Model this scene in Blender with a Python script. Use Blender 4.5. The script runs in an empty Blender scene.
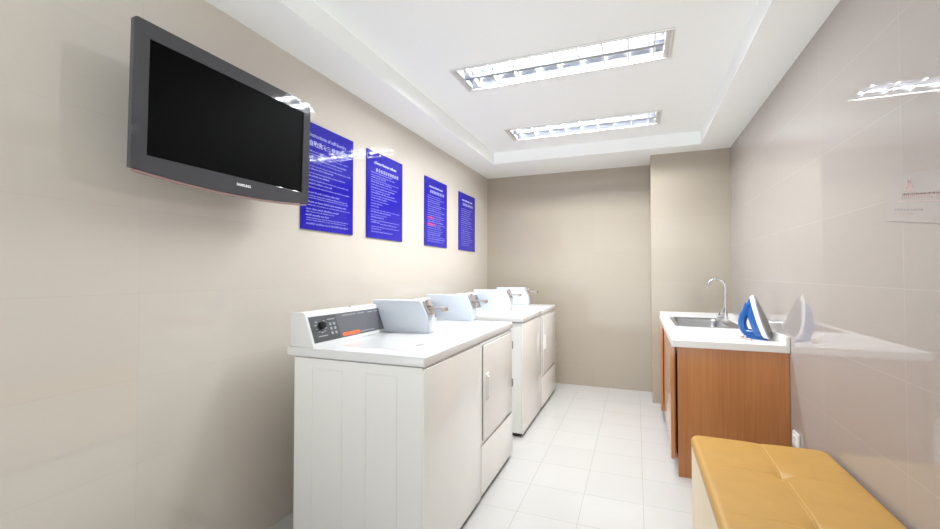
import bpy, bmesh, math, random
from mathutils import Vector, Matrix
R = math.radians
C = bpy.context.scene.collection
random.seed(7)

# ------------------------------------------------------------------ dimensions (metres)
W, D, DP, XP = 2.4963, 4.8836, 4.4778, 1.8231      # right wall, back wall, pillar face, pillar side
ZC, ZT = 2.4021, 2.5204                            # soffit, raised tray
TL, TR, TB, TF = 0.2898, 2.2293, 4.2467, -0.75     # tray edges
YF = -0.9                                          # open end behind the camera
CZ = 0.8387                                        # worktop
ZD = 0.915                                         # machine deck

# ------------------------------------------------------------------ helpers
def lin(c):
    return tuple((v / 255 / 12.92) if v / 255 <= .04045 else ((v / 255 + .055) / 1.055) ** 2.4 for v in c) + (1,)

def new_mat(name):
    m = bpy.data.materials.new(name); m.use_nodes = True
    nt = m.node_tree
    return m, nt, nt.nodes['Principled BSDF']

def mat(name, rgb, rough=.4, metal=0., ior=1.5, coat=0., emit=0., spec=.5, noise=0., nscale=(30, 30, 30), bump=0.):
    m, nt, b = new_mat(name)
    b.inputs['Base Color'].default_value = lin(rgb)
    b.inputs['Roughness'].default_value = rough
    b.inputs['Metallic'].default_value = metal
    b.inputs['IOR'].default_value = ior
    b.inputs['Specular IOR Level'].default_value = spec
    b.inputs['Coat Weight'].default_value = coat
    b.inputs['Coat Roughness'].default_value = .03
    if emit:
        b.inputs['Emission Color'].default_value = (1, 1, 1, 1) if rgb is None else lin(rgb)
        b.inputs['Emission Strength'].default_value = emit
    if noise or bump:
        tc = nt.nodes.new('ShaderNodeTexCoord'); mp = nt.nodes.new('ShaderNodeMapping')
        mp.inputs['Scale'].default_value = nscale
        nz = nt.nodes.new('ShaderNodeTexNoise'); nz.inputs['Scale'].default_value = 1; nz.inputs['Detail'].default_value = 4
        nt.links.new(tc.outputs['Object'], mp.inputs[0]); nt.links.new(mp.outputs[0], nz.inputs['Vector'])
        if noise:
            rp = nt.nodes.new('ShaderNodeValToRGB')
            rp.color_ramp.elements[0].position = .3; rp.color_ramp.elements[1].position = .7
            rp.color_ramp.elements[0].color = lin([max(0, v * (1 - noise)) for v in rgb])
            rp.color_ramp.elements[1].color = lin([min(255, v * (1 + noise)) for v in rgb])
            nt.links.new(nz.outputs['Fac'], rp.inputs[0]); nt.links.new(rp.outputs[0], b.inputs['Base Color'])
        if bump:
            bp = nt.nodes.new('ShaderNodeBump'); bp.inputs['Strength'].default_value = bump; bp.inputs['Distance'].default_value = .002
            nt.links.new(nz.outputs['Fac'], bp.inputs['Height']); nt.links.new(bp.outputs[0], b.inputs['Normal'])
    return m

def tile_mat(name, rgb, joint, axes, org, size, mortar, rough, ior, var=.02):
    """stack-bond tiles; axes = which world axes run along the tile"""
    m, nt, b = new_mat(name)
    L = nt.links.new
    tc = nt.nodes.new('ShaderNodeTexCoord'); sp = nt.nodes.new('ShaderNodeSeparateXYZ'); cb = nt.nodes.new('ShaderNodeCombineXYZ')
    L(tc.outputs['Object'], sp.inputs[0])
    for k in (0, 1):
        ad = nt.nodes.new('ShaderNodeMath'); ad.operation = 'SUBTRACT'; ad.inputs[1].default_value = org[k] - 40 * size[k]
        L(sp.outputs[axes[k]], ad.inputs[0]); L(ad.outputs[0], cb.inputs[k])
    br = nt.nodes.new('ShaderNodeTexBrick'); br.offset = 0; br.squash = 1
    br.inputs['Scale'].default_value = 1; br.inputs['Brick Width'].default_value = size[0]; br.inputs['Row Height'].default_value = size[1]
    br.inputs['Mortar Size'].default_value = mortar; br.inputs['Mortar Smooth'].default_value = .1; br.inputs['Bias'].default_value = 0
    br.inputs['Color1'].default_value = lin([v * (1 - var) for v in rgb]); br.inputs['Color2'].default_value = lin([min(255, v * (1 + var)) for v in rgb])
    br.inputs['Mortar'].default_value = lin(joint)
    L(cb.outputs[0], br.inputs['Vector']); L(br.outputs['Color'], b.inputs['Base Color'])
    b.inputs['Roughness'].default_value = rough; b.inputs['IOR'].default_value = ior
    return m

def wood(name, dark, light, along='Z', rough=.3, coat=.3):
    m, nt, b = new_mat(name); L = nt.links.new
    tc = nt.nodes.new('ShaderNodeTexCoord'); mp = nt.nodes.new('ShaderNodeMapping')
    mp.inputs['Scale'].default_value = (90, 90, 2.2) if along == 'Z' else (2.2, 90, 90)
    n1 = nt.nodes.new('ShaderNodeTexNoise'); n1.inputs['Scale'].default_value = 1; n1.inputs['Detail'].default_value = 6; n1.inputs['Distortion'].default_value = .4
    mp2 = nt.nodes.new('ShaderNodeMapping'); mp2.inputs['Scale'].default_value = (7, 7, .8)
    n2 = nt.nodes.new('ShaderNodeTexNoise'); n2.inputs['Scale'].default_value = 1; n2.inputs['Detail'].default_value = 3
    L(tc.outputs['Object'], mp.inputs[0]); L(tc.outputs['Object'], mp2.inputs[0]); L(mp.outputs[0], n1.inputs['Vector']); L(mp2.outputs[0], n2.inputs['Vector'])
    ad = nt.nodes.new('ShaderNodeMath'); ad.operation = 'ADD'; L(n1.outputs['Fac'], ad.inputs[0]); L(n2.outputs['Fac'], ad.inputs[1])
    hf = nt.nodes.new('ShaderNodeMath'); hf.operation = 'MULTIPLY'; hf.inputs[1].default_value = .5; L(ad.outputs[0], hf.inputs[0])
    rp = nt.nodes.new('ShaderNodeValToRGB'); rp.color_ramp.elements[0].position = .36; rp.color_ramp.elements[1].position = .64
    rp.color_ramp.elements[0].color = lin(dark); rp.color_ramp.elements[1].color = lin(light)
    L(hf.outputs[0], rp.inputs[0]); L(rp.outputs[0], b.inputs['Base Color'])
    b.inputs['Roughness'].default_value = rough; b.inputs['Coat Weight'].default_value = coat; b.inputs['Coat Roughness'].default_value = .08
    return m

def absorb(bm, tmp):
    me = bpy.data.meshes.new('tmp'); tmp.to_mesh(me); tmp.free(); bm.from_mesh(me); bpy.data.meshes.remove(me)

def box(bm, lo, hi, bev=0., seg=2):
    t = bmesh.new()
    bmesh.ops.create_cube(t, size=1)
    s = [hi[i] - lo[i] for i in range(3)]
    for v in t.verts:
        v.co = Vector([lo[i] + (v.co[i] + .5) * s[i] for i in range(3)])
    if bev:
        bmesh.ops.bevel(t, geom=t.edges[:], offset=min(bev, min(s) * .49), segments=seg, affect='EDGES', profile=.5)
    absorb(bm, t); return bm

def prism(bm, pts, axis, a, b, bev=0.):
    """polygon pts (2-D, in the two other axes in order) extruded along axis from a to b"""
    t = bmesh.new()
    def P(p, h):
        q = list(p); q.insert(axis, h); return Vector(q)
    lo = [t.verts.new(P(p, a)) for p in pts]; hi = [t.verts.new(P(p, b)) for p in pts]
    t.faces.new(lo); t.faces.new(hi[::-1])
    n = len(pts)
    for i in range(n):
        t.faces.new((lo[i], hi[i], hi[(i + 1) % n], lo[(i + 1) % n]))
    bmesh.ops.recalc_face_normals(t, faces=t.faces[:])
    if bev:
        es = [e for e in t.edges if len(e.link_faces) == 2 and e.calc_face_angle(0) > .5]
        bmesh.ops.bevel(t, geom=es, offset=bev, segments=2, affect='EDGES', profile=.5)
    absorb(bm, t); return bm

def holed(bm, loops, axis, a, b):
    """flat outline with holes (first loop outer), extruded along axis from a to b"""
    t = bmesh.new()
    def P(p, h):
        q = list(p); q.insert(axis, h); return Vector(q)
    es = []
    for lp in loops:
        vs = [t.verts.new(P(p, a)) for p in lp]
        for i in range(len(vs)):
            es.append(t.edges.new((vs[i], vs[(i + 1) % len(vs)])))
    r = bmesh.ops.triangle_fill(t, use_beauty=True, use_dissolve=False, edges=es)
    fs = [f for f in t.faces]
    d = Vector([0, 0, 0]); d[axis] = b - a
    e = bmesh.ops.extrude_face_region(t, geom=fs)
    bmesh.ops.translate(t, vec=d, verts=[g for g in e['geom'] if isinstance(g, bmesh.types.BMVert)])
    bmesh.ops.recalc_face_normals(t, faces=t.faces[:])
    absorb(bm, t); return bm

def rect(a0, b0, a1, b1, r=0., n=5):
    if not r:
        return [(a0, b0), (a1, b0), (a1, b1), (a0, b1)]
    o = []
    for cx, cy, s in ((a1 - r, b0 + r, -90), (a1 - r, b1 - r, 0), (a0 + r, b1 - r, 90), (a0 + r, b0 + r, 180)):
        for k in range(n + 1):
            t = R(s + 90 * k / n); o.append((cx + r * math.cos(t), cy + r * math.sin(t)))
    return o

def cyl(bm, p, q, r, r2=None, n=20):
    p, q = Vector(p), Vector(q); d = q - p
    M = Matrix.Translation((p + q) / 2) @ d.to_track_quat('Z', 'Y').to_matrix().to_4x4()
    bmesh.ops.create_cone(bm, cap_ends=True, segments=n, radius1=r, radius2=r if r2 is None else r2, depth=d.length, matrix=M)
    return bm

def tube(bm, pts, rad, n=12, flat=1., up=None):
    pts = [Vector(p) for p in pts]
    rad = rad if isinstance(rad, (list, tuple)) else [rad] * len(pts)
    prev = None; rings = []
    for i, p in enumerate(pts):
        t = (pts[min(i + 1, len(pts) - 1)] - pts[max(i - 1, 0)]).normalized()
        if prev is None:
            u = (up or (Vector((0, 0, 1)) if abs(t.z) < .9 else Vector((1, 0, 0))))
        else:
            u = prev
        s = t.cross(u).normalized(); u = s.cross(t).normalized(); prev = u
        rings.append([bm.verts.new(p + rad[i] * (math.cos(2 * math.pi * k / n) * u + flat * math.sin(2 * math.pi * k / n) * s)) for k in range(n)])
    for a, b in zip(rings, rings[1:]):
        for k in range(n):
            bm.faces.new((a[k], a[(k + 1) % n], b[(k + 1) % n], b[k]))
    bm.faces.new(rings[0][::-1]); bm.faces.new(rings[-1])
    return bm

def smooth_path(ctrl, n=8):
    c = [Vector(p) for p in ctrl]; o = []
    for i in range(len(c) - 1):
        p0, p1, p2, p3 = c[max(i - 1, 0)], c[i], c[i + 1], c[min(i + 2, len(c) - 1)]
        for k in range(n):
            t = k / n
            o.append(.5 * (2 * p1 + (p2 - p0) * t + (2 * p0 - 5 * p1 + 4 * p2 - p3) * t * t + (3 * p1 - p0 - 3 * p2 + p3) * t ** 3))
    o.append(c[-1]); return o

def loft(bm, rings):
    rs = [[bm.verts.new(p) for p in r] for r in rings]
    n = len(rs[0])
    for a, b in zip(rs, rs[1:]):
        for k in range(n):
            bm.faces.new((a[k], a[(k + 1) % n], b[(k + 1) % n], b[k]))
    bm.faces.new(rs[0][::-1]); bm.faces.new(rs[-1])
    bmesh.ops.recalc_face_normals(bm, faces=bm.faces[:])
    return bm

def obj(name, bm, m, parent=None, smooth=False, bev=0.):
    me = bpy.data.meshes.new(name); bm.to_mesh(me); bm.free()
    me.materials.append(m)
    if smooth:
        me.polygons.foreach_set('use_smooth', [True] * len(me.polygons))
        me.set_sharp_from_angle(angle=R(38))
    o = bpy.data.objects.new(name, me); C.objects.link(o)
    if parent: o.parent = parent
    if bev:
        md = o.modifiers.new('edge', 'BEVEL'); md.width = bev; md.segments = 2; md.limit_method = 'ANGLE'; md.angle_limit = R(40)
    return o

def tag(o, label, cat, group=None):
    o['label'] = label; o['category'] = cat
    if group: o['group'] = group
    return o

def thing(name, label, cat, loc=(0, 0, 0), rot=(0, 0, 0), group=None):
    o = bpy.data.objects.new(name, None); C.objects.link(o); o.empty_display_size = .1
    o.location = loc; o.rotation_euler = rot
    return tag(o, label, cat, group)

def struct(name, bm, m, **k):
    o = obj(name, bm, m, **k); o['kind'] = 'structure'; return o

def B(*a, **k): return box(bmesh.new(), *a, **k)

def text_mesh(body, size, frame, depth=.0004, align='LEFT', stretch=1., bold=0.):
    """lettering as a bmesh; frame = (origin, right, up, normal)"""
    cu = bpy.data.curves.new('lettering', 'FONT'); cu.body = body; cu.size = size; cu.align_x = align; cu.extrude = depth; cu.offset = bold
    o = bpy.data.objects.new('lettering', cu); C.objects.link(o)
    dg = bpy.context.evaluated_depsgraph_get()
    me = bpy.data.meshes.new_from_object(o.evaluated_get(dg))
    bpy.data.objects.remove(o); bpy.data.curves.remove(cu)
    bm = bmesh.new(); bm.from_mesh(me); bpy.data.meshes.remove(me)
    og, r, u, n = [Vector(v) for v in frame]
    for v in bm.verts:
        v.co = og + r * v.co.x * stretch + u * v.co.y + n * (v.co.z + depth)
    return bm

# ------------------------------------------------------------------ materials
M = {}
BEIGE = (201, 193, 183)
SZ = (1.24, .3075)
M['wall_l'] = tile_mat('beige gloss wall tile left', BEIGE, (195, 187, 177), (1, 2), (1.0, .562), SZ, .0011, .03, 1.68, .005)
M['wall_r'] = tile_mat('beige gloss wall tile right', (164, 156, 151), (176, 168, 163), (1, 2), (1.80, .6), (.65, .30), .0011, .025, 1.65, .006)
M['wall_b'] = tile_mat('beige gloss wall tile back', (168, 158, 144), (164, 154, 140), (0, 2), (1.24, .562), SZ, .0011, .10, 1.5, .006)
M['floor'] = tile_mat('white floor tile', (187, 185, 183), (170, 167, 163), (0, 1), (1.092, 2.189), (.31, .31), .0022, .12, 1.5, .006)
M['ceil'] = mat('white ceiling paint', (244, 246, 245), .7)
M['white'] = mat('white enamel', (233, 232, 229), .14, coat=.4)
M['cool'] = mat('pale cool white enamel', (206, 213, 222), .25)
M['deck'] = mat('white enamel deck', (222, 222, 222), .2, coat=.2)
M['dark_gap'] = mat('dark base and gap shade', (52, 48, 44), .6)
M['gap_shade'] = mat('grey gap shade', (120, 118, 116), .6)
M['rubber'] = mat('black rubber', (25, 25, 25), .6)
M['panel'] = mat('charcoal panel', (92, 93, 98), .35)
M['panel_d'] = mat('dark charcoal panel', (70, 72, 74), .35)
M['black'] = mat('black plastic', (14, 14, 15), .25)
M['ink'] = mat('white print', (236, 238, 242), .5)
M['greyink'] = mat('grey print', (150, 152, 156), .5)
M['orange'] = mat('orange print', (236, 102, 52), .5)
M['redink'] = mat('red print', (214, 40, 90), .5)
M['chrome'] = mat('chrome', (214, 214, 216), .1, metal=1)
M['steel'] = mat('brushed steel', (176, 176, 176), .28, metal=1)
M['slide'] = mat('worn coin slide metal', (190, 180, 176), .35, metal=.8)
M['alu'] = mat('aluminium rim', (218, 217, 214), .35, metal=.5)
M['reflector'] = mat('bright reflector', (176, 182, 194), .3, metal=1)
M['house'] = mat('white housing', (245, 245, 245), .5)
M['blue'] = mat('blue acrylic', (30, 22, 156), .05, ior=1.45)
M['board_ink'] = mat('pale blue print', (176, 178, 226), .5)
M['small_ink'] = mat('thin pale blue print', (118, 118, 198), .5)
M['bezel'] = mat('gloss charcoal bezel', (66, 66, 70), .06)
M['tv_back'] = mat('dark grey tv shell', (66, 66, 62), .5)
M['screen'] = mat('black screen', (8, 8, 8), .5, spec=.03)
M['red_trim'] = mat('reddish translucent lip', (146, 118, 114), .15)
M['wood'] = wood('brown veneer', (166, 106, 58), (186, 124, 74))
M['wood_edge'] = wood('brown veneer door', (168, 104, 54), (196, 130, 76), rough=.16, coat=.8)
M['top'] = mat('white worktop', (222, 220, 218), .3, noise=.01, nscale=(200, 200, 200))
M['plinth'] = mat('grey plinth', (120, 116, 112), .5)
M['tan'] = mat('tan leather', (174, 133, 66), .45, noise=.02, nscale=(14, 14, 14), bump=.05)
M['cream'] = mat('cream leather', (216, 200, 172), .5, noise=.03, nscale=(60, 60, 3))
M['stitch'] = mat('pale stitching', (214, 176, 104), .6)
M['iron_blue'] = mat('blue plastic', (3, 82, 154), .25, coat=.3)
M['iron_white'] = mat('white plastic', (226, 228, 234), .3)
M['sole'] = mat('grey soleplate', (150, 150, 152), .35, metal=.6)
M['cord'] = mat('pale cord', (200, 182, 172), .5)
M['plastic'] = mat('white socket plastic', (240, 240, 240), .25)
M['sheet'] = mat('pale plastic sheet', (163, 156, 152), .04)
M['faded_red'] = mat('faded red print', (166, 143, 139), .4)
M['faded_grey'] = mat('faded grey print', (146, 141, 141), .4)
M['tube'] = mat('lit tube', (247, 250, 255), .5, emit=3)

# ------------------------------------------------------------------ the room
struct('floor', B((-.1, YF - .1, -.1), (W + .1, D + .1, 0)), M['floor'])
struct('wall_left', B((-.1, YF, 0), (0, D, ZC + .2)), M['wall_l'])
struct('wall_right', B((W, YF, 0), (W + .1, D, ZC + .2)), M['wall_r'])
struct('wall_back', B((0, D, 0), (W, D + .1, ZC + .2)), M['wall_b'])
struct('wall_corner', B((XP, DP, 0), (W, D, ZC)), M['wall_b'])
LIGHTS = [(.6063, 2.4001, 1.8828, 2.7286), (.6063, 3.5891, 1.8828, 3.9041)]
bm = bmesh.new()
holed(bm, [rect(TL, TF, TR, TB)] + [rect(x0 + .012, y0 + .012, x1 - .012, y1 - .012) for x0, y0, x1, y1 in LIGHTS], 2, ZT, ZT + .01)
holed(bm, [rect(0, YF, W, D), rect(TL, TF, TR, TB)], 2, ZC, ZT + .01)
struct('ceiling', bm, M['ceil'])

# ------------------------------------------------------------------ ceiling lights
LAMP = 12.5
def ceiling_light(x0, y0, x1, y1, label):
    cx, cy = (x0 + x1) / 2, (y0 + y1) / 2; a, b = (x1 - x0) / 2, (y1 - y0) / 2
    t = thing('ceiling_light', label, 'ceiling light', (cx, cy, ZT), group='recessed strip lights')
    rim = .016
    obj('frame', holed(bmesh.new(), [rect(-a, -b, a, b), rect(-a + rim, -b + rim, a - rim, b - rim)], 2, -.008, 0), M['alu'], t, bev=.002)
    bm = bmesh.new()                                 # open-bottomed tray
    h = .085; w = .004; p, q = a - .013, b - .013
    box(bm, (-p, -q, h - w), (p, q, h))
    box(bm, (-p, -q, 0), (-p + w, q, h - w)); box(bm, (p - w, -q, 0), (p, q, h - w))
    box(bm, (-p + w, -q, 0), (p - w, -q + w, h - w)); box(bm, (-p + w, q - w, 0), (p - w, q, h - w))
    obj('housing', bm, M['house'], t)
    L = p - .03
    bm = bmesh.new()                                 # curved side reflectors and the spine between the two tubes
    for s in (-1, 1):
        pr = [(s * (q - .006), .002), (s * (q - .020), .03), (s * (q - .045), .062), (s * (q - .047), .066), (s * (q - .006), .066)]
        prism(bm, pr if s < 0 else pr[::-1], 0, -L, L)
    prism(bm, [(-.014, .002), (.014, .002), (.006, .03), (.020, .062), (.020, .066), (-.020, .066), (-.020, .062), (-.006, .03)], 0, -L, L)
    obj('reflector', bm, M['reflector'], t)
    for k in range(9):                               # cross blades of the louvre
        x = -L + .05 + (2 * L - .1) * k / 8
        bm = bmesh.new()
        for s in (-1, 1):
            c = s * (q / 2 + .004); e = q / 2 - .018
            prism(bm, [(x - .005, .003), (x + .005, .003), (x + .0015, .036), (x - .0015, .036)], 1, c - e, c + e)
        obj('louvre_blade', bm, M['house'], t)
    for s in (-1, 1):
        c = s * (q / 2 + .002)
        tb = obj('tube', cyl(bmesh.new(), (-L + .02, c, .05), (L - .02, c, .05), .013, n=16), M['tube'], t, smooth=True)
        for e in (-1, 1):
            obj('end_cap', cyl(bmesh.new(), (e * (L - .02), c, .05), (e * (L + .018), c, .05), .0135, n=16), M['alu'], tb, smooth=True)
        la = bpy.data.lights.new('lamp', 'AREA'); la.shape = 'RECTANGLE'; la.size = 2 * L - .06; la.size_y = .03; la.energy = LAMP; la.color = (.93, .98, 1)
        lo = bpy.data.objects.new('lamp', la); C.objects.link(lo); lo.parent = t; lo.location = (0, c, .024)
    for e in (-1, 1):
        obj('end_plate', B((e * (p - .017) - .012, -q + .006, .001), (e * (p - .017) + .012, q - .006, .03), .002), M['alu'], t)
    return t
ceiling_light(*LIGHTS[0], 'larger, nearer twin-tube strip light recessed in the white ceiling')
ceiling_light(*LIGHTS[1], 'smaller, farther twin-tube strip light recessed in the ceiling, nearer the back wall')

# ------------------------------------------------------------------ television
TW, TH = .785, .487
tv = thing('television', 'black-screened flat television in a grey bezel high on the left wall', 'television', (.0, 1.2445, 1.8325))
def tvx(o):
    o.rotation_euler = (0, R(1.3), 0); o.location = (.2, 0, 0); return o
def tv_outline(s=1., bow=.022, r=.012):
    o = []
    w, h = TW / 2 * s, TH / 2 * s
    for k in range(25):                              # bottom edge, bowed down
        y = -w + 2 * w * k / 24; o.append((y, -h - bow * (1 - (y / w) ** 2)))
    for cy, cz, a0 in ((w - r, h - r, 0), (-w + r, h - r, 90)):
        for k in range(5):
            t = R(a0 + 90 * k / 4); o.append((cy + r * math.cos(t), cz + r * math.sin(t)))
    return o
sc0, sc1 = (-.3440, -.194), (.3500, .190)           # screen opening
tvx(obj('bezel', holed(bmesh.new(), [tv_outline(), rect(sc0[0], sc0[1], sc1[0], sc1[1])], 0, -.018, 0), M['bezel'], tv, bev=.004))
tvx(obj('screen', B((-.016, sc0[0] - .004, sc0[1] - .004), (-.005, sc1[0] + .004, sc1[1] + .004)), M['screen'], tv))
bm = loft(bmesh.new(), [[(x, y * s, z * s) for y, z in tv_outline(.985)] for x, s in ((-.018, 1), (-.034, .985), (-.058, .93), (-.082, .8), (-.085, .6))])
tvx(obj('back_shell', bm, M['tv_back'], tv, smooth=True))
bm = bmesh.new()
ys = [-TW / 2 + .012 + (TW - .024) * k / 24 for k in range(25)]
prism(bm, [(y, -TH / 2 - .002 - .0215 * (1 - (2 * y / TW) ** 2)) for y in ys] + [(y, -TH / 2 - .002 - .0215 * (1 - (2 * y / TW) ** 2) - .007) for y in ys[::-1]], 0, -.022, -.002)
tvx(obj('bottom_lip', bm, M['red_trim'], tv))['label'] = 'reddish translucent lip along the bottom edge'
tvx(obj('brand_lettering', text_mesh('SAMSUNG', .0145, ((.0004, .026, -.228), (0, 1, 0), (0, 0, 1), (1, 0, 0)), .0003, 'CENTER', 1.0, .0004), M['ink'], tv))
bm = bmesh.new()
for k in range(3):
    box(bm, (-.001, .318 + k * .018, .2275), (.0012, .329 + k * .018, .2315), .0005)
tvx(obj('painted_glint', bm, M['chrome'], tv))  # chrome flecks painting the ceiling light's glint on the bezel corner
bm = bmesh.new()
box(bm, (0, -.2, -.12), (.018, .2, .12), .003); box(bm, (.018, -.15, -.1), (.122, -.12, .1), .003); box(bm, (.018, .12, -.1), (.122, .15, .1), .003)
obj('wall_bracket', bm, M['black'], tv)

# ------------------------------------------------------------------ the four blue notice boards
def bars(bm, y, z, length, h, x, seed, gap=.0022):
    """a line of illegible small print made of letter-sized strokes"""
    rnd = random.Random(seed); e = y + length; k = 0; word = rnd.randint(3, 9)
    while y < e:
        w = h * rnd.uniform(.45, .8)
        hh = h * rnd.choice((.66, .66, .7, 1.))
        box(bm, (x, y, z), (x + .0006, min(y + w, e), z + hh))
        y += w + h * .16; k += 1
        if k >= word:
            y += h * .5; k = 0; word = rnd.randint(2, 9)
def glyphs(bm, y, z, n, s, x, seed, gap=.25):
    """a row of dense square characters"""
    rnd = random.Random(seed)
    for i in range(n):
        y0 = y + i * s * (1 + gap)
        for k in range(3):
            box(bm, (x, y0, z + s * (.02 + .36 * k)), (x + .0006, y0 + s * rnd.uniform(.8, 1), z + s * (.16 + .36 * k)))
        box(bm, (x + .0001, y0 + s * .42, z), (x + .0007, y0 + s * .58, z + s))
        if rnd.random() < .7: box(bm, (x + .0001, y0 + s * .05, z), (x + .0007, y0 + s * .18, z + s * .8))
def poster(y0, y1, label, title, ztop, body, red=(), gly=(9, .026, .118, .085)):
    cy = (y0 + y1) / 2; w = y1 - y0; hh = .6
    t = thing('notice_board', label, 'notice board', (0, cy, ztop - hh), group='blue notice boards on the left wall')
    x0 = 0; x = .010
    obj('panel', B((x0, -w / 2, 0), (x, w / 2, hh), .0015), M['blue'], t)
    if title:
        obj('heading', text_mesh(title, .03, ((x, -.01, hh - .078), (0, 1, 0), (0, 0, 1), (1, 0, 0)), .0004, 'CENTER', .98), M['board_ink'], t)
    else:
        bm = bmesh.new(); bars(bm, -w * .32, hh - .083, w * .62, .019, x, cy); obj('heading', bm, M['board_ink'], t)
    n, s, dz, dy = gly
    if isinstance(n, str):
        obj('subheading', text_mesh(n, s * 1.12, ((x, -.005, hh - dz - .01), (0, 1, 0), (0, 0, 1), (1, 0, 0)), .0004, 'CENTER', 1.12, .0006), M['board_ink'], t)
    else:
        bm = bmesh.new(); glyphs(bm, -w / 2 + dy, hh - dz, n, s, x, cy + 3); obj('subheading', bm, M['board_ink'], t)
    bm = bmesh.new()
    for i, (z, a, l, h) in enumerate(body):
        bars(bm, -w / 2 + a, z, l, h * .8, x, i + cy)
    obj('small_print', bm, M['small_ink'], t)
    if red:
        for z, a, l, h in red:
            bm = bmesh.new(); bars(bm, -w / 2 + a, z, l, h, x + .0002, z); obj('red_print', bm, M['redink'], t)['label'] = 'short line of red print'
    return t
b1 = [(.437, .035, .30, .010), (.421, .035, .36, .008), (.395, .035, .34, .011), (.378, .035, .30, .008), (.355, .035, .38, .008), (.338, .035, .22, .011),
      (.316, .035, .33, .008), (.298, .035, .19, .011), (.276, .035, .36, .008), (.256, .035, .21, .011), (.236, .035, .37, .008), (.205, .035, .28, .012),
      (.188, .035, .35, .008), (.176, .035, .36, .007), (.152, .035, .34, .013), (.136, .035, .38, .007), (.112, .035, .27, .013), (.098, .035, .23, .008),
      (.078, .03, .19, .014), (.064, .035, .36, .008), (.052, .035, .34, .007), (.03, .035, .36, .014)]
poster(1.789, 2.236, 'blue notice board partly behind the television, leftmost of the four', 'Instructions of self-laundry', 2.0915, b1, gly=('自助洗衣房使用说明', .030, .118, .03))
b2 = [(.45, .045, .27, .010), (.432, .045, .31, .009), (.416, .045, .18, .012), (.4, .045, .36, .008), (.384, .045, .26, .012), (.366, .045, .34, .008), (.345, .045, .30, .012),
      (.328, .045, .24, .008), (.31, .045, .30, .012), (.292, .045, .34, .009), (.274, .045, .2, .012), (.256, .045, .22, .008), (.236, .045, .14, .012), (.216, .045, .10, .013),
      (.196, .045, .37, .008), (.178, .045, .25, .013), (.16, .045, .2, .008), (.142, .045, .16, .013), (.122, .045, .37, .008), (.106, .05, .1, .014), (.1, .16, .22, .011), (.078, .05, .36, .009), (.062, .05, .12, .009), (.042, .05, .27, .013)]
poster(2.385, 2.848, 'blue notice board right of the one overlapped by the television, second of four', None, 2.092, b2, gly=(10, .024, .135, .105))
rr = random.Random(4)
b3 = [(.44 - .019 * i, .05, rr.uniform(.24, .36), rr.choice((.008, .010, .012))) for i in range(22)]
poster(3.222, 3.676, 'blue notice board with two short red lines, third from the television', None, 2.089, b3, red=[(.245, .05, .13, .016), (.185, .05, .15, .018)], gly=(9, .026, .13, .10))
b4 = [(.43 - .021 * i, .06, rr.uniform(.2, .33), rr.choice((.008, .010))) for i in range(19)]
poster(3.97, 4.43, 'blue notice board nearest the back corner of the room', None, 2.089, b4, gly=(9, .026, .13, .10))

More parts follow.
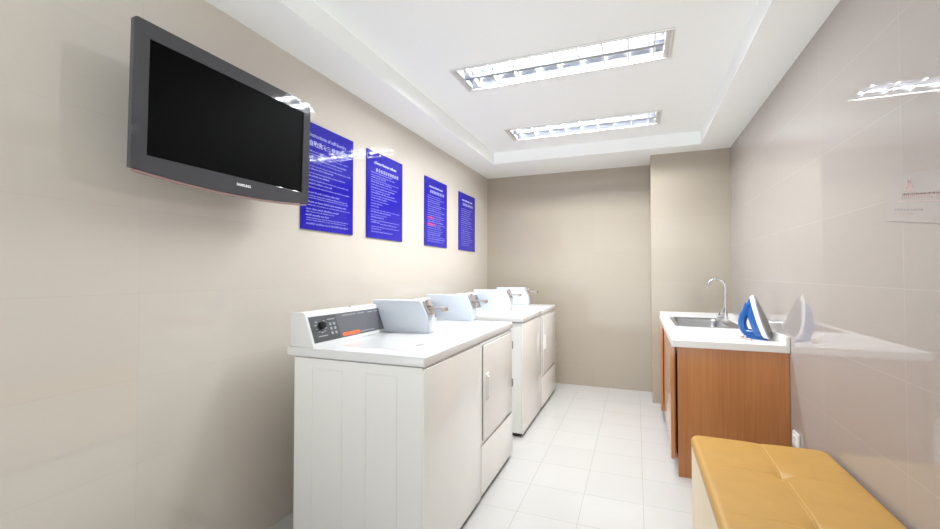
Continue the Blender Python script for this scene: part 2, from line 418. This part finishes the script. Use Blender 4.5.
# ------------------------------------------------------------------ washers and dryers
def machine(y0, w, kind, label, xf, lever=False):
    cx, cy = .545, y0 + w / 2
    nm = 'washing_machine' if kind == 'washer' else 'tumble_dryer'
    t = thing(nm, label, 'washing machine' if kind == 'washer' else 'dryer', (cx, cy, 0), group='coin-operated laundry machines')
    X = lambda x: x - cx
    h = w / 2; xb = .221; fr = xf - .014             # body from xb to fr, front skin to xf-.004
    bm = bmesh.new()
    box(bm, (X(xb), -h + .012, .028), (X(fr), h - .012, .868), .003)
    for s in (-1, 1):                                # pressed rectangles on both sides
        for a, b in ((.325, .489), (.609, .765)):
            lo, hi = (-h + .0085, -h + .0125) if s < 0 else (h - .0125, h - .0085)
            fw = .003
            for q in (((a, .03), (a + fw, .826)), ((b - fw, .03), (b, .826)), ((a, .822), (b, .826))):
                box(bm, (X(q[0][0]), lo, q[0][1]), (X(q[1][0]), hi, q[1][1]), .0012)
    obj('body', bm, M['white'], t)
    obj('base', B((X(xb + .03), -h + .02, .008), (X(fr - .012), h - .02, .03)), M['dark_gap'], t)  # dark fill painting the shade in the gap under the machine
    for sx in (X(xb + .05), X(fr - .05)):
        for sy in (-h + .05, h - .05):
            obj('foot', cyl(bmesh.new(), (sx, sy, 0), (sx, sy, .012), .02, n=14), M['rubber'], t)
    obj('deck', B((X(.186), -h, .873), (X(xf), h, ZD), .007, 3), M['deck'], t, smooth=True)
    # front
    if kind == 'washer':
        obj('front_panel', B((X(fr), -h + .004, .026), (X(xf - .004), h - .003, .864), .006, 3), M['white'], t, smooth=True)
        obj('lid', B((X(.42), -h + .10, ZD - .001), (X(.84), h - .06, ZD + .0012)), M['deck'], t)
        obj('lid_grip', B((X(.735), -.115, ZD + .0012), (X(.75), -.06, ZD + .0024), .0004), M['greyink'], t)
    else:
        obj('front_panel', B((X(fr), -h + .004, .026), (X(xf - .006), h - .004, .864), .004), M['white'], t, smooth=True)
        obj('door_gap_shade', B((X(xf - .006), -h + .0315, .3215), (X(xf - .0035), h - .0335, .8505)), M['gap_shade'], t)  # grey backing that paints the shaded gap round the door
        obj('panel_seam', B((X(xf - .006), -h + .008, .296), (X(xf - .0035), h - .008, .302)), M['gap_shade'], t)  # shade of the gap above the lower panel, painted as a grey strip
        d = obj('door', B((X(xf - .0045), -h + .034, .325), (X(xf + .004), h - .036, .848), .006, 3), M['white'], t, smooth=True)
        bm = bmesh.new()
        prism(bm, rect(-h + .062, .538, -h + .108, .685, .008, 3), 0, X(xf + .003), X(xf + .012), .002)
        box(bm, (X(xf + .011), -h + .068, .55), (X(xf + .024), -h + .084, .673), .004)
        obj('handle', bm, M['white'], d)
        for z in (.762, .507):
            bm = bmesh.new(); box(bm, (X(xf - .006), h - .040, z - .026), (X(xf + .008), h - .018, z + .026), .002)
            cyl(bm, (X(xf + .004), h - .034, z - .026), (X(xf + .004), h - .034, z + .026), .006, n=10)
            obj('hinge', bm, M['steel'], d)
        obj('lower_panel', B((X(xf - .006), -h + .008, .03), (X(xf - .001), h - .008, .298), .004, 3), M['white'], t, smooth=True)
    # console along the back of the deck
    P = [(X(.203), ZD), (X(.335), ZD), (X(.281), 1.068), (X(.270), 1.073), (X(.203), 1.069)]
    bm = prism(bmesh.new(), P, 1, -h + .008, h - .008, .003)
    con = obj('console', bm, M['deck'], t, smooth=True)
    b0, b1 = Vector((X(.335), 0, ZD)), Vector((X(.281), 0, 1.068))
    up = (b1 - b0); Lh = up.length; up.normalize(); n = Vector((up.z, 0, -up.x)); rt = Vector((0, 1, 0))
    def slab(a0, v0, a1, v1, th=.0012, off=0., bm=None, mtx=None):
        bm = bm or bmesh.new()
        t_ = bmesh.new(); box(t_, (0, 0, 0), (a1 - a0, v1 - v0, th))
        for v in t_.verts:
            c = v.co.copy(); v.co = b0 + rt * (a0 + c.x) + up * (v0 + c.y) + n * (off + c.z)
        absorb(bm, t_); return bm
    u0 = -h + .022; u1 = -h + .585
    obj('control_panel', slab(u0, .018, u1, .142), M['panel'], con)
    pl = obj('dial_panel', slab(u0 + .004, .021, u0 + .185, .139, .0012, .0008), M['panel_d'], con)
    kc = b0 + rt * (u0 + .066) + up * .094
    bm = cyl(bmesh.new(), kc, kc + n * .022, .019, .016, n=18)
    obj('knob', bm, M['black'], con, smooth=True)
    bm = bmesh.new()
    for k in range(9):                               # tick marks and short captions about the dial
        a = R(-220 + 260 * k / 8)
        c, s = u0 + .066 + .034 * math.cos(a), .094 + .032 * math.sin(a)
        slab(c - .006, s - .0028, c + .006, s + .0028, .0004, .002, bm)
    obj('dial_scale', bm, M['greyink'], con)
    for r_ in range(3):
        for c_ in range(2):
            obj('button', slab(u0 + .125 + .028 * c_, .045 + .022 * r_, u0 + .139 + .028 * c_, .058 + .022 * r_, .0010, .0018), M['greyink'], con)
    for a, v, l, o_ in ((.035, .042, .063, .002), (.118, .117, .054, .002), (.235, .126, .11, .0012), (.36, .126, .06, .0012), (.455, .126, .04, .0012), (.505, .126, .045, .0012), (.352, .028, .123, .0012)):
        obj('caption', slab(u0 + a, v, u0 + a + l, v + .005, .0004, o_), M['greyink'], con)
    obj('orange_label', slab(u0 + .205, .024, u0 + .345, .041, .0005, .0012), M['orange'], con)['label'] = 'orange label strip'
    obj('lock', cyl(bmesh.new(), (X(.262), -h + .36, 1.068), (X(.262), -h + .36, 1.0765), .006, n=10), M['panel_d'], con)
    # coin box standing on the deck in front of the console
    y_b = -h + .587
    P = [(X(.256), ZD), (X(.607), ZD), (X(.607), 1.012), (X(.566), 1.092), (X(.560), 1.096), (X(.256), 1.096)]
    cb = obj('coin_box', prism(bmesh.new(), P, 1, y_b, y_b + .10, .003), M['cool'], t, smooth=True)
    bm = bmesh.new()
    ym = y_b + .05
    prism(bm, [(X(.568), 1.094), (X(.612), 1.014), (X(.618), 1.018), (X(.574), 1.098)], 1, ym - .032, ym + .032)
    cyl(bm, (X(.585), ym, 1.078), (X(.60), ym, 1.086), .024, n=14)
    obj('coin_slot_plate', bm, M['slide'], cb)
    bm = bmesh.new()
    box(bm, (X(.575), ym - .022, 1.050), (X(.682), ym + .022, 1.060), .002); box(bm, (X(.68), ym - .028, 1.038), (X(.70), ym + .028, 1.062), .003)
    if lever:
        box(bm, (X(.60), ym - .045, 1.06), (X(.625), ym - .03, 1.09), .002); box(bm, (X(.632), ym - .045, 1.02), (X(.652), ym - .035, 1.045), .002)
    obj('coin_slide', bm, M['slide'], cb)
    obj('cash_door', B((X(.606), y_b + .008, .925), (X(.6105), y_b + .092, .99), .001), M['cool'], cb)
    return t
machine(1.515, .680, 'washer', 'white coin washing machine nearest the viewer, pressed side panel in full view', .896)
machine(2.199, .640, 'dryer', 'white coin tumble dryer touching the nearest washing machine', .890, True)
machine(3.157, .694, 'washer', 'white coin washing machine beyond the gap, plain front, narrow near side showing', .880)
machine(3.855, .694, 'dryer', 'white coin tumble dryer at the far end of the row by the back wall', .880)

# ------------------------------------------------------------------ sink cabinet, worktop, sink, tap
CX = 1.889; CY = 2.909
cab = thing('sink_cabinet', 'brown wooden base cabinet under the white worktop with the sink', 'cabinet', (2.2, 3.7, 0))
K = lambda x, y, z: (x - 2.2, y - 3.7, z)
obj('side_panel', B(K(1.919, 2.921, 0), K(W - .002, 2.941, CZ - .0435), .001), M['wood'], cab)
obj('side_panel', B(K(1.915, DP - .02, .0), K(W - .002, DP - .002, CZ - .0435), .001), M['wood'], cab)
bm = bmesh.new()
box(bm, K(1.915, 2.942, .1), K(W - .004, DP - .021, .118)); box(bm, K(W - .012, 2.942, .118), K(W - .004, DP - .021, CZ - .045))
box(bm, K(1.915, 3.42, .118), K(W - .02, 3.438, CZ - .25)); box(bm, K(1.915, 3.9, .118), K(W - .02, 3.918, CZ - .25)); box(bm, K(1.915, 2.942, CZ - .07), K(1.935, DP - .021, CZ - .045))
obj('carcass', bm, M['wood'], cab)
obj('plinth', B(K(1.95, 2.942, 0), K(1.965, DP - .021, .1)), M['plinth'], cab)
obj('stile', B(K(1.880, 2.935, .1), K(1.902, 2.951, CZ - .046), .001), M['wood_edge'], cab)
for a, b in ((2.956, 3.425), (3.430, 3.898)):
    obj('door', B(K(1.893, a, .1), K(1.911, b, CZ - .05), .0015), M['wood_edge'], cab)
d = obj('door', B((-.009, -.555, .1), (.009, 0, CZ - .05), .0015), M['wood_edge'], cab)
d.location = K(1.902, 4.463, 0); d.rotation_euler = (0, 0, R(-2.2))
d['label'] = 'far door standing slightly ajar'

sx0, sx1, sy0, sy1 = 1.968, 2.435, 3.66, 4.40
bm = bmesh.new()
holed(bm, [rect(CX, CY, W - .001, DP - .001), rect(sx0 + .015, sy0 + .015, sx1 - .015, sy1 - .015, .03)], 2, CZ - .043, CZ)
ct = obj('worktop', bm, M['top'], None, bev=.003)
bm = bmesh.new()
box(bm, (CX + .006, DP - .022, CZ), (W - .001, DP - .001, CZ + .045), .003); 
ct['label'] = 'white stone worktop with low upstand holding the sink and steam iron'; ct['category'] = 'worktop'
obj('upstand', bm, M['top'], ct)
obj('upstand', B((W - .022, CY, CZ), (W - .001, DP - .022, CZ + .05), .003), M['top'], ct)

sk = thing('sink', 'stainless steel sink set into the white worktop', 'sink', ((sx0 + sx1) / 2, (sy0 + sy1) / 2, CZ))
a, b = (sx1 - sx0) / 2, (sy1 - sy0) / 2
ledge = .075                                        # wider steel ledge on the wall side carries the tap
obj('rim', holed(bmesh.new(), [rect(-a, -b, a, b, .03), rect(-a + .03, -b + .03, a - ledge, b - .03, .05)], 2, 0, .005), M['steel'], sk, bev=.002)
rings = []
for z, s in ((.002, 0), (-.02, .004), (-.12, .02), (-.15, .045), (-.155, .12)):
    rings.append([(x, y, z) for x, y in rect(-a + .03 + s, -b + .03 + s, a - ledge - s, b - .03 - s, max(.05 - s * .2, .02))])
bm = bmesh.new(); rs = [[bm.verts.new(p) for p in r] for r in rings]
for p, q in zip(rs, rs[1:]):
    for k in range(len(p)): bm.faces.new((p[k], p[(k + 1) % len(p)], q[(k + 1) % len(p)], q[k]))
bm.faces.new(rs[-1]); bmesh.ops.recalc_face_normals(bm, faces=bm.faces[:])
bl = obj('bowl', bm, M['steel'], sk, smooth=True); md = bl.modifiers.new('thick', 'SOLIDIFY'); md.thickness = .0015
obj('drain', cyl(bmesh.new(), (-.02, 0, -.154), (-.02, 0, -.150), .04, n=24), M['chrome'], sk)

fx, fy = 2.374, 4.07
f = thing('tap', 'chrome swan-neck tap rising from the sink edge by the right wall', 'tap', (fx, fy, CZ + .005))
bm = bmesh.new(); cyl(bm, (0, 0, 0), (0, 0, .010), .027, .025); cyl(bm, (0, 0, .010), (0, 0, .085), .018, .016); cyl(bm, (0, 0, .085), (0, 0, .115), .016, .010)
obj('body', bm, M['chrome'], f, smooth=True)
pts = [(0, 0, .10), (0, 0, .2)] + [(-.064 + .064 * math.cos(R(t)), -.004 * t / 180, .295 + .064 * math.sin(R(t))) for t in range(0, 171, 10)] + [(-.1285, -.005, .285)]
obj('spout', tube(bmesh.new(), pts, .0085, 14, up=Vector((0, 1, 0))), M['chrome'], f, smooth=True)
bm = bmesh.new(); cyl(bm, (-.012, 0, .05), (-.062, -.006, .046), .015, .017); tube(bm, [(-.052, -.004, .05), (-.03, -.006, .09), (-.012, -.006, .118)], [.006, .007, .005], 8)
obj('handle', bm, M['chrome'], f, smooth=True)

# ------------------------------------------------------------------ iron, standing on its heel
TH_ = R(19); AZ = R(30)
ir = thing('iron', 'blue and white clothes iron standing upright on the worktop corner', 'iron', (2.461, 3.10, CZ))
nh = Vector((math.cos(AZ), -math.sin(AZ), 0)); wv = Vector((math.sin(AZ), math.cos(AZ), 0)); zz = Vector((0, 0, 1))
lv = zz * math.cos(TH_) - nh * math.sin(TH_); hv = -nh * math.cos(TH_) - zz * math.sin(TH_)
I = lambda l, h, w: lv * l * 1.03 + hv * h + wv * w
def sole_ring(h, l0, l1, hw, n=28):
    """teardrop: rounded heel at l0, pointed toe at l1"""
    o = []
    for k in range(n):
        a = 2 * math.pi * k / n
        s = (1 - math.cos(a)) / 2                    # 0 at toe, 1 at heel
        l = l1 + (l0 - l1) * s
        prof = min(1, (s / .62)) ** .62 if s < .62 else (1 - max(0, (s - .8) / .2) ** 3.2 * .75)
        w = hw * prof * (1 if math.sin(a) >= 0 else -1)
        if k in (0, n // 2): w = 0
        o.append(I(l, h, w))
    return o
obj('soleplate', loft(bmesh.new(), [sole_ring(0, .012, .272, .050), sole_ring(.006, .008, .276, .052)]), M['sole'], ir, smooth=True)
obj('skirt', loft(bmesh.new(), [sole_ring(.006, .004, .283, .056), sole_ring(.014, .006, .286, .058), sole_ring(.030, .0125, .278, .055)]), M['iron_white'], ir, smooth=True)
obj('shell', loft(bmesh.new(), [sole_ring(.030, .0125, .276, .0545), sole_ring(.045, .019, .262, .051), sole_ring(.062, .026, .242, .044), sole_ring(.076, .032, .215, .032)]), M['iron_blue'], ir, smooth=True)
pts = smooth_path([I(.056, .05, 0), I(.066, .09, 0), I(.082, .124, 0), I(.125, .129, 0), I(.170, .109, 0), I(.205, .074, 0), I(.236, .046, 0)], 6)
nn = len(pts); rad = [.026 - .004 * math.sin(math.pi * k / (nn - 1)) for k in range(nn)]
obj('handle', tube(bmesh.new(), pts, rad, 14, 1.05, up=wv), M['iron_blue'], ir, smooth=True)
obj('dial', cyl(bmesh.new(), I(.10, .070, 0), I(.10, .080, 0), .022, n=20), M['iron_white'], ir, smooth=True)
obj('heel_rest', loft(bmesh.new(), [[I(h * math.tan(TH_) + e, h, s) for h, s in ((.02, -.035), (.125, -.026), (.132, 0), (.125, .026), (.02, .035))] for e in (.0015, .03)]), M['iron_blue'], ir)
cd = smooth_path([I(.07, .135, 0), I(.05, .155, 0), Vector((-.145, .07, .006)), Vector((-.17, .02, .0055)), Vector((-.12, -.03, .0055)), Vector((-.135, -.055, .0055))], 8)
cd = [Vector((p.x, p.y, max(p.z, .0046))) for p in cd]
obj('power_cord', tube(bmesh.new(), cd, .0042, 8), M['cord'], ir, smooth=True)

# ------------------------------------------------------------------ padded bench
bx0, bx1, by0, by1, bz = 1.931, 2.488, 1.20, 2.405, .447
bn = thing('bench', 'tan leather padded bench with cream sides against the right wall', 'bench', ((bx0 + bx1) / 2, (by0 + by1) / 2, 0))
hw, hl = (bx1 - bx0) / 2, (by1 - by0) / 2
obj('base', B((-hw + .02, -hl + .02, 0), (hw - .02, hl - .02, .035)), M['dark_gap'], bn)
obj('side_upholstery', prism(bmesh.new(), rect(-hw + .002, -hl + .002, hw - .002, hl - .002,   .043), 2, .03, .418), M['cream'], bn, smooth=True)
seam_x = 2.222 - (bx0 + bx1) / 2
seam_y = [2.05 - (by0 + by1) / 2, 1.66 - (by0 + by1) / 2, 1.275 - (by0 + by1) / 2]
bm = bmesh.new(); nx, ny = 60, 120; r = .022
def top_z(x, y):
    dx, dy = hw - abs(x), hl - abs(y)
    z = bz
    for dd in (dx, dy):
        if dd < r: z -= r - math.sqrt(max(0, r * r - (r - dd) ** 2))
    g = math.exp(-((x - seam_x) / .006) ** 2) * .002 + math.exp(-((x - seam_x) / .05) ** 2) * .003
    for sy in seam_y:
        g += (math.exp(-((y - sy) / .006) ** 2) * .001 + math.exp(-((y - sy) / .045) ** 2) * .002) * math.exp(-((x - seam_x) / .14) ** 2)
        g += math.exp(-(((x - seam_x) ** 2 + (y - sy) ** 2) / .028 ** 2)) * .012
    return max(z - g, .412)
def warp(k, n, h):                                   # denser rows near the edges
    t = k / n; return -h + 2 * h * t
def corner(x, y):
    c = .045; ax, ay = abs(x) - (hw - c), abs(y) - (hl - c)
    if ax > 0 and ay > 0:
        m = max(ax, ay); l = math.hypot(ax, ay); s = m / l
        x = math.copysign(hw - c + ax * s, x); y = math.copysign(hl - c + ay * s, y)
    return x, y
xs = sorted(set([warp(i, nx, hw) for i in range(nx + 1)] + [s * (hw - e) for s in (-1, 1) for e in (.001, .003, .006, .012)] + [seam_x + e for e in (-.006, -.003, 0, .003, .006)]))
ysq = sorted(set([warp(i, ny, hl) for i in range(ny + 1)] + [s * (hl - e) for s in (-1, 1) for e in (.001, .003, .006, .012)] + [s + e for s in seam_y for e in (-.006, -.003, 0, .003, .006)]))
g = [[bm.verts.new((*corner(x, y), top_z(x, y))) for y in ysq] for x in xs]
for i in range(len(xs) - 1):
    for j in range(len(ysq) - 1):
        bm.faces.new((g[i][j], g[i + 1][j], g[i + 1][j + 1], g[i][j + 1]))
rim = [g[i][0] for i in range(len(xs))] + [g[-1][j] for j in range(1, len(ysq))] + [g[i][-1] for i in range(len(xs) - 2, -1, -1)] + [g[0][j] for j in range(len(ysq) - 2, 0, -1)]
low = [bm.verts.new((v.co.x, v.co.y, .41)) for v in rim]
for k in range(len(rim)):
    bm.faces.new((rim[k], low[k], low[(k + 1) % len(rim)], rim[(k + 1) % len(rim)]))
bm.faces.new(low[::-1]); bmesh.ops.recalc_face_normals(bm, faces=bm.faces[:])
cu = obj('cushion', bm, M['tan'], bn, smooth=True)
bm = bmesh.new()
for e in (-.007, .007):
    y = -hl + .03
    while y < hl - .03:
        z = top_z(seam_x + e, y); z2 = top_z(seam_x + e, y + .006); tube(bm, [(seam_x + e, y, z + .0004), (seam_x + e, y + .007, z2 + .0004)], .0008, 5); y += .010
for sy in seam_y[:2]:
    x = -hw + .03
    while x < hw - .03:
        tube(bm, [(x, sy + .007, top_z(x, sy + .007) + .0004), (x + .007, sy + .007, top_z(x + .007, sy + .007) + .0004)], .0008, 5); x += .010
obj('stitching', bm, M['stitch'], cu)

# ------------------------------------------------------------------ small wall things
so = thing('wall_socket', 'white plastic wall socket low on the right wall behind the bench', 'wall socket', (W, 2.815, .342))
obj('cover_plate', B((-.012, -.043, -.043), (0, .043, .043), .004), M['plastic'], so)
obj('switch_insert', B((-.018, -.026, -.026), (-.011, .026, .026), .003), M['plastic'], so)

nt = thing('wall_notice', 'faded translucent notice sheet with pale red print on the right wall', 'notice', (W, 1.87, 1.585), (R(8), 0, 0))
s0 = -.003
obj('sheet', B((s0, -.33, -.155), (-.0008, 0, 0), .0008), M['sheet'], nt)
bm = bmesh.new()
for a, b, c, d in ((-.150, -.055, -.095, -.048), (-.140, -.048, -.112, -.026), (-.128, -.03, -.120, -.012), (-.11, -.045, -.104, -.02)): box(bm, (s0 - .0005, a, b), (s0, c, d))
for k in range(11): 
    y = -.085 - k * .021; box(bm, (s0 - .0005, y - .016, -.078), (s0, y - .010, -.062)); box(bm, (s0 - .0005, y - .016, -.068), (s0, y, -.064)); box(bm, (s0 - .0005, y - .005, -.08), (s0, y - .001, -.066))
box(bm, (s0 - .0005, -.30, -.090), (s0, -.07, -.087))
obj('red_print', bm, M['faded_red'], nt)
bm = bmesh.new()
for k in range(9): box(bm, (s0 - .0005, -.052 - k * .018, -.118), (s0, -.038 - k * .018, -.112))
for k in range(4): box(bm, (s0 - .0005, -.10 - k * .016, -.130), (s0, -.09 - k * .016, -.127))
obj('grey_print', bm, M['faded_grey'], nt)

# ------------------------------------------------------------------ no rear wall: unseen open end added to let fill light in
pl = bpy.data.lights.new('portal', 'AREA'); pl.shape = 'RECTANGLE'; pl.size = W; pl.size_y = ZC; pl.cycles.is_portal = True
po = bpy.data.objects.new('portal', pl); C.objects.link(po); po.location = (W / 2, YF, ZC / 2); po.rotation_euler = (R(90), 0, 0)

# ------------------------------------------------------------------ world, camera, view
wd = bpy.data.worlds.new('World'); bpy.context.scene.world = wd; wd.use_nodes = True
bg = wd.node_tree.nodes['Background']; bg.inputs[0].default_value = (.94, .985, 1, 1); bg.inputs[1].default_value = 1
# added world fill, brighter from below to lift ceiling and upper walls
wn = wd.node_tree; tc = wn.nodes.new('ShaderNodeTexCoord'); sp = wn.nodes.new('ShaderNodeSeparateXYZ'); mr = wn.nodes.new('ShaderNodeMapRange')
mr.inputs['From Min'].default_value = -.25; mr.inputs['From Max'].default_value = .2; mr.inputs['To Min'].default_value = 1.85; mr.inputs['To Max'].default_value = .45
wn.links.new(tc.outputs['Generated'], sp.inputs[0]); wn.links.new(sp.outputs['Z'], mr.inputs['Value']); wn.links.new(mr.outputs[0], bg.inputs[1])
cam = bpy.data.cameras.new('Camera'); co = bpy.data.objects.new('Camera', cam); C.objects.link(co)
cam.sensor_fit = 'HORIZONTAL'; cam.sensor_width = 36; cam.lens = 424.158 / 940 * 36; cam.clip_start = .02
co.location = (1.6862, 0, 1.2515); co.rotation_euler = (R(90 + 1.1615), 0, R(21.4078))
S = bpy.context.scene; S.camera = co
S.view_settings.view_transform = 'Standard'; S.view_settings.look = 'None'; S.view_settings.gamma = 1; S.view_settings.use_curve_mapping = False
S.view_settings.exposure = 1.15
S.cycles.max_bounces = 16; S.cycles.diffuse_bounces = 8; S.cycles.glossy_bounces = 6
S.cycles.sample_clamp_indirect = 8; S.cycles.use_denoising = True
S.cycles.caustics_reflective = False; S.cycles.caustics_refractive = False; S.cycles.blur_glossy = 0
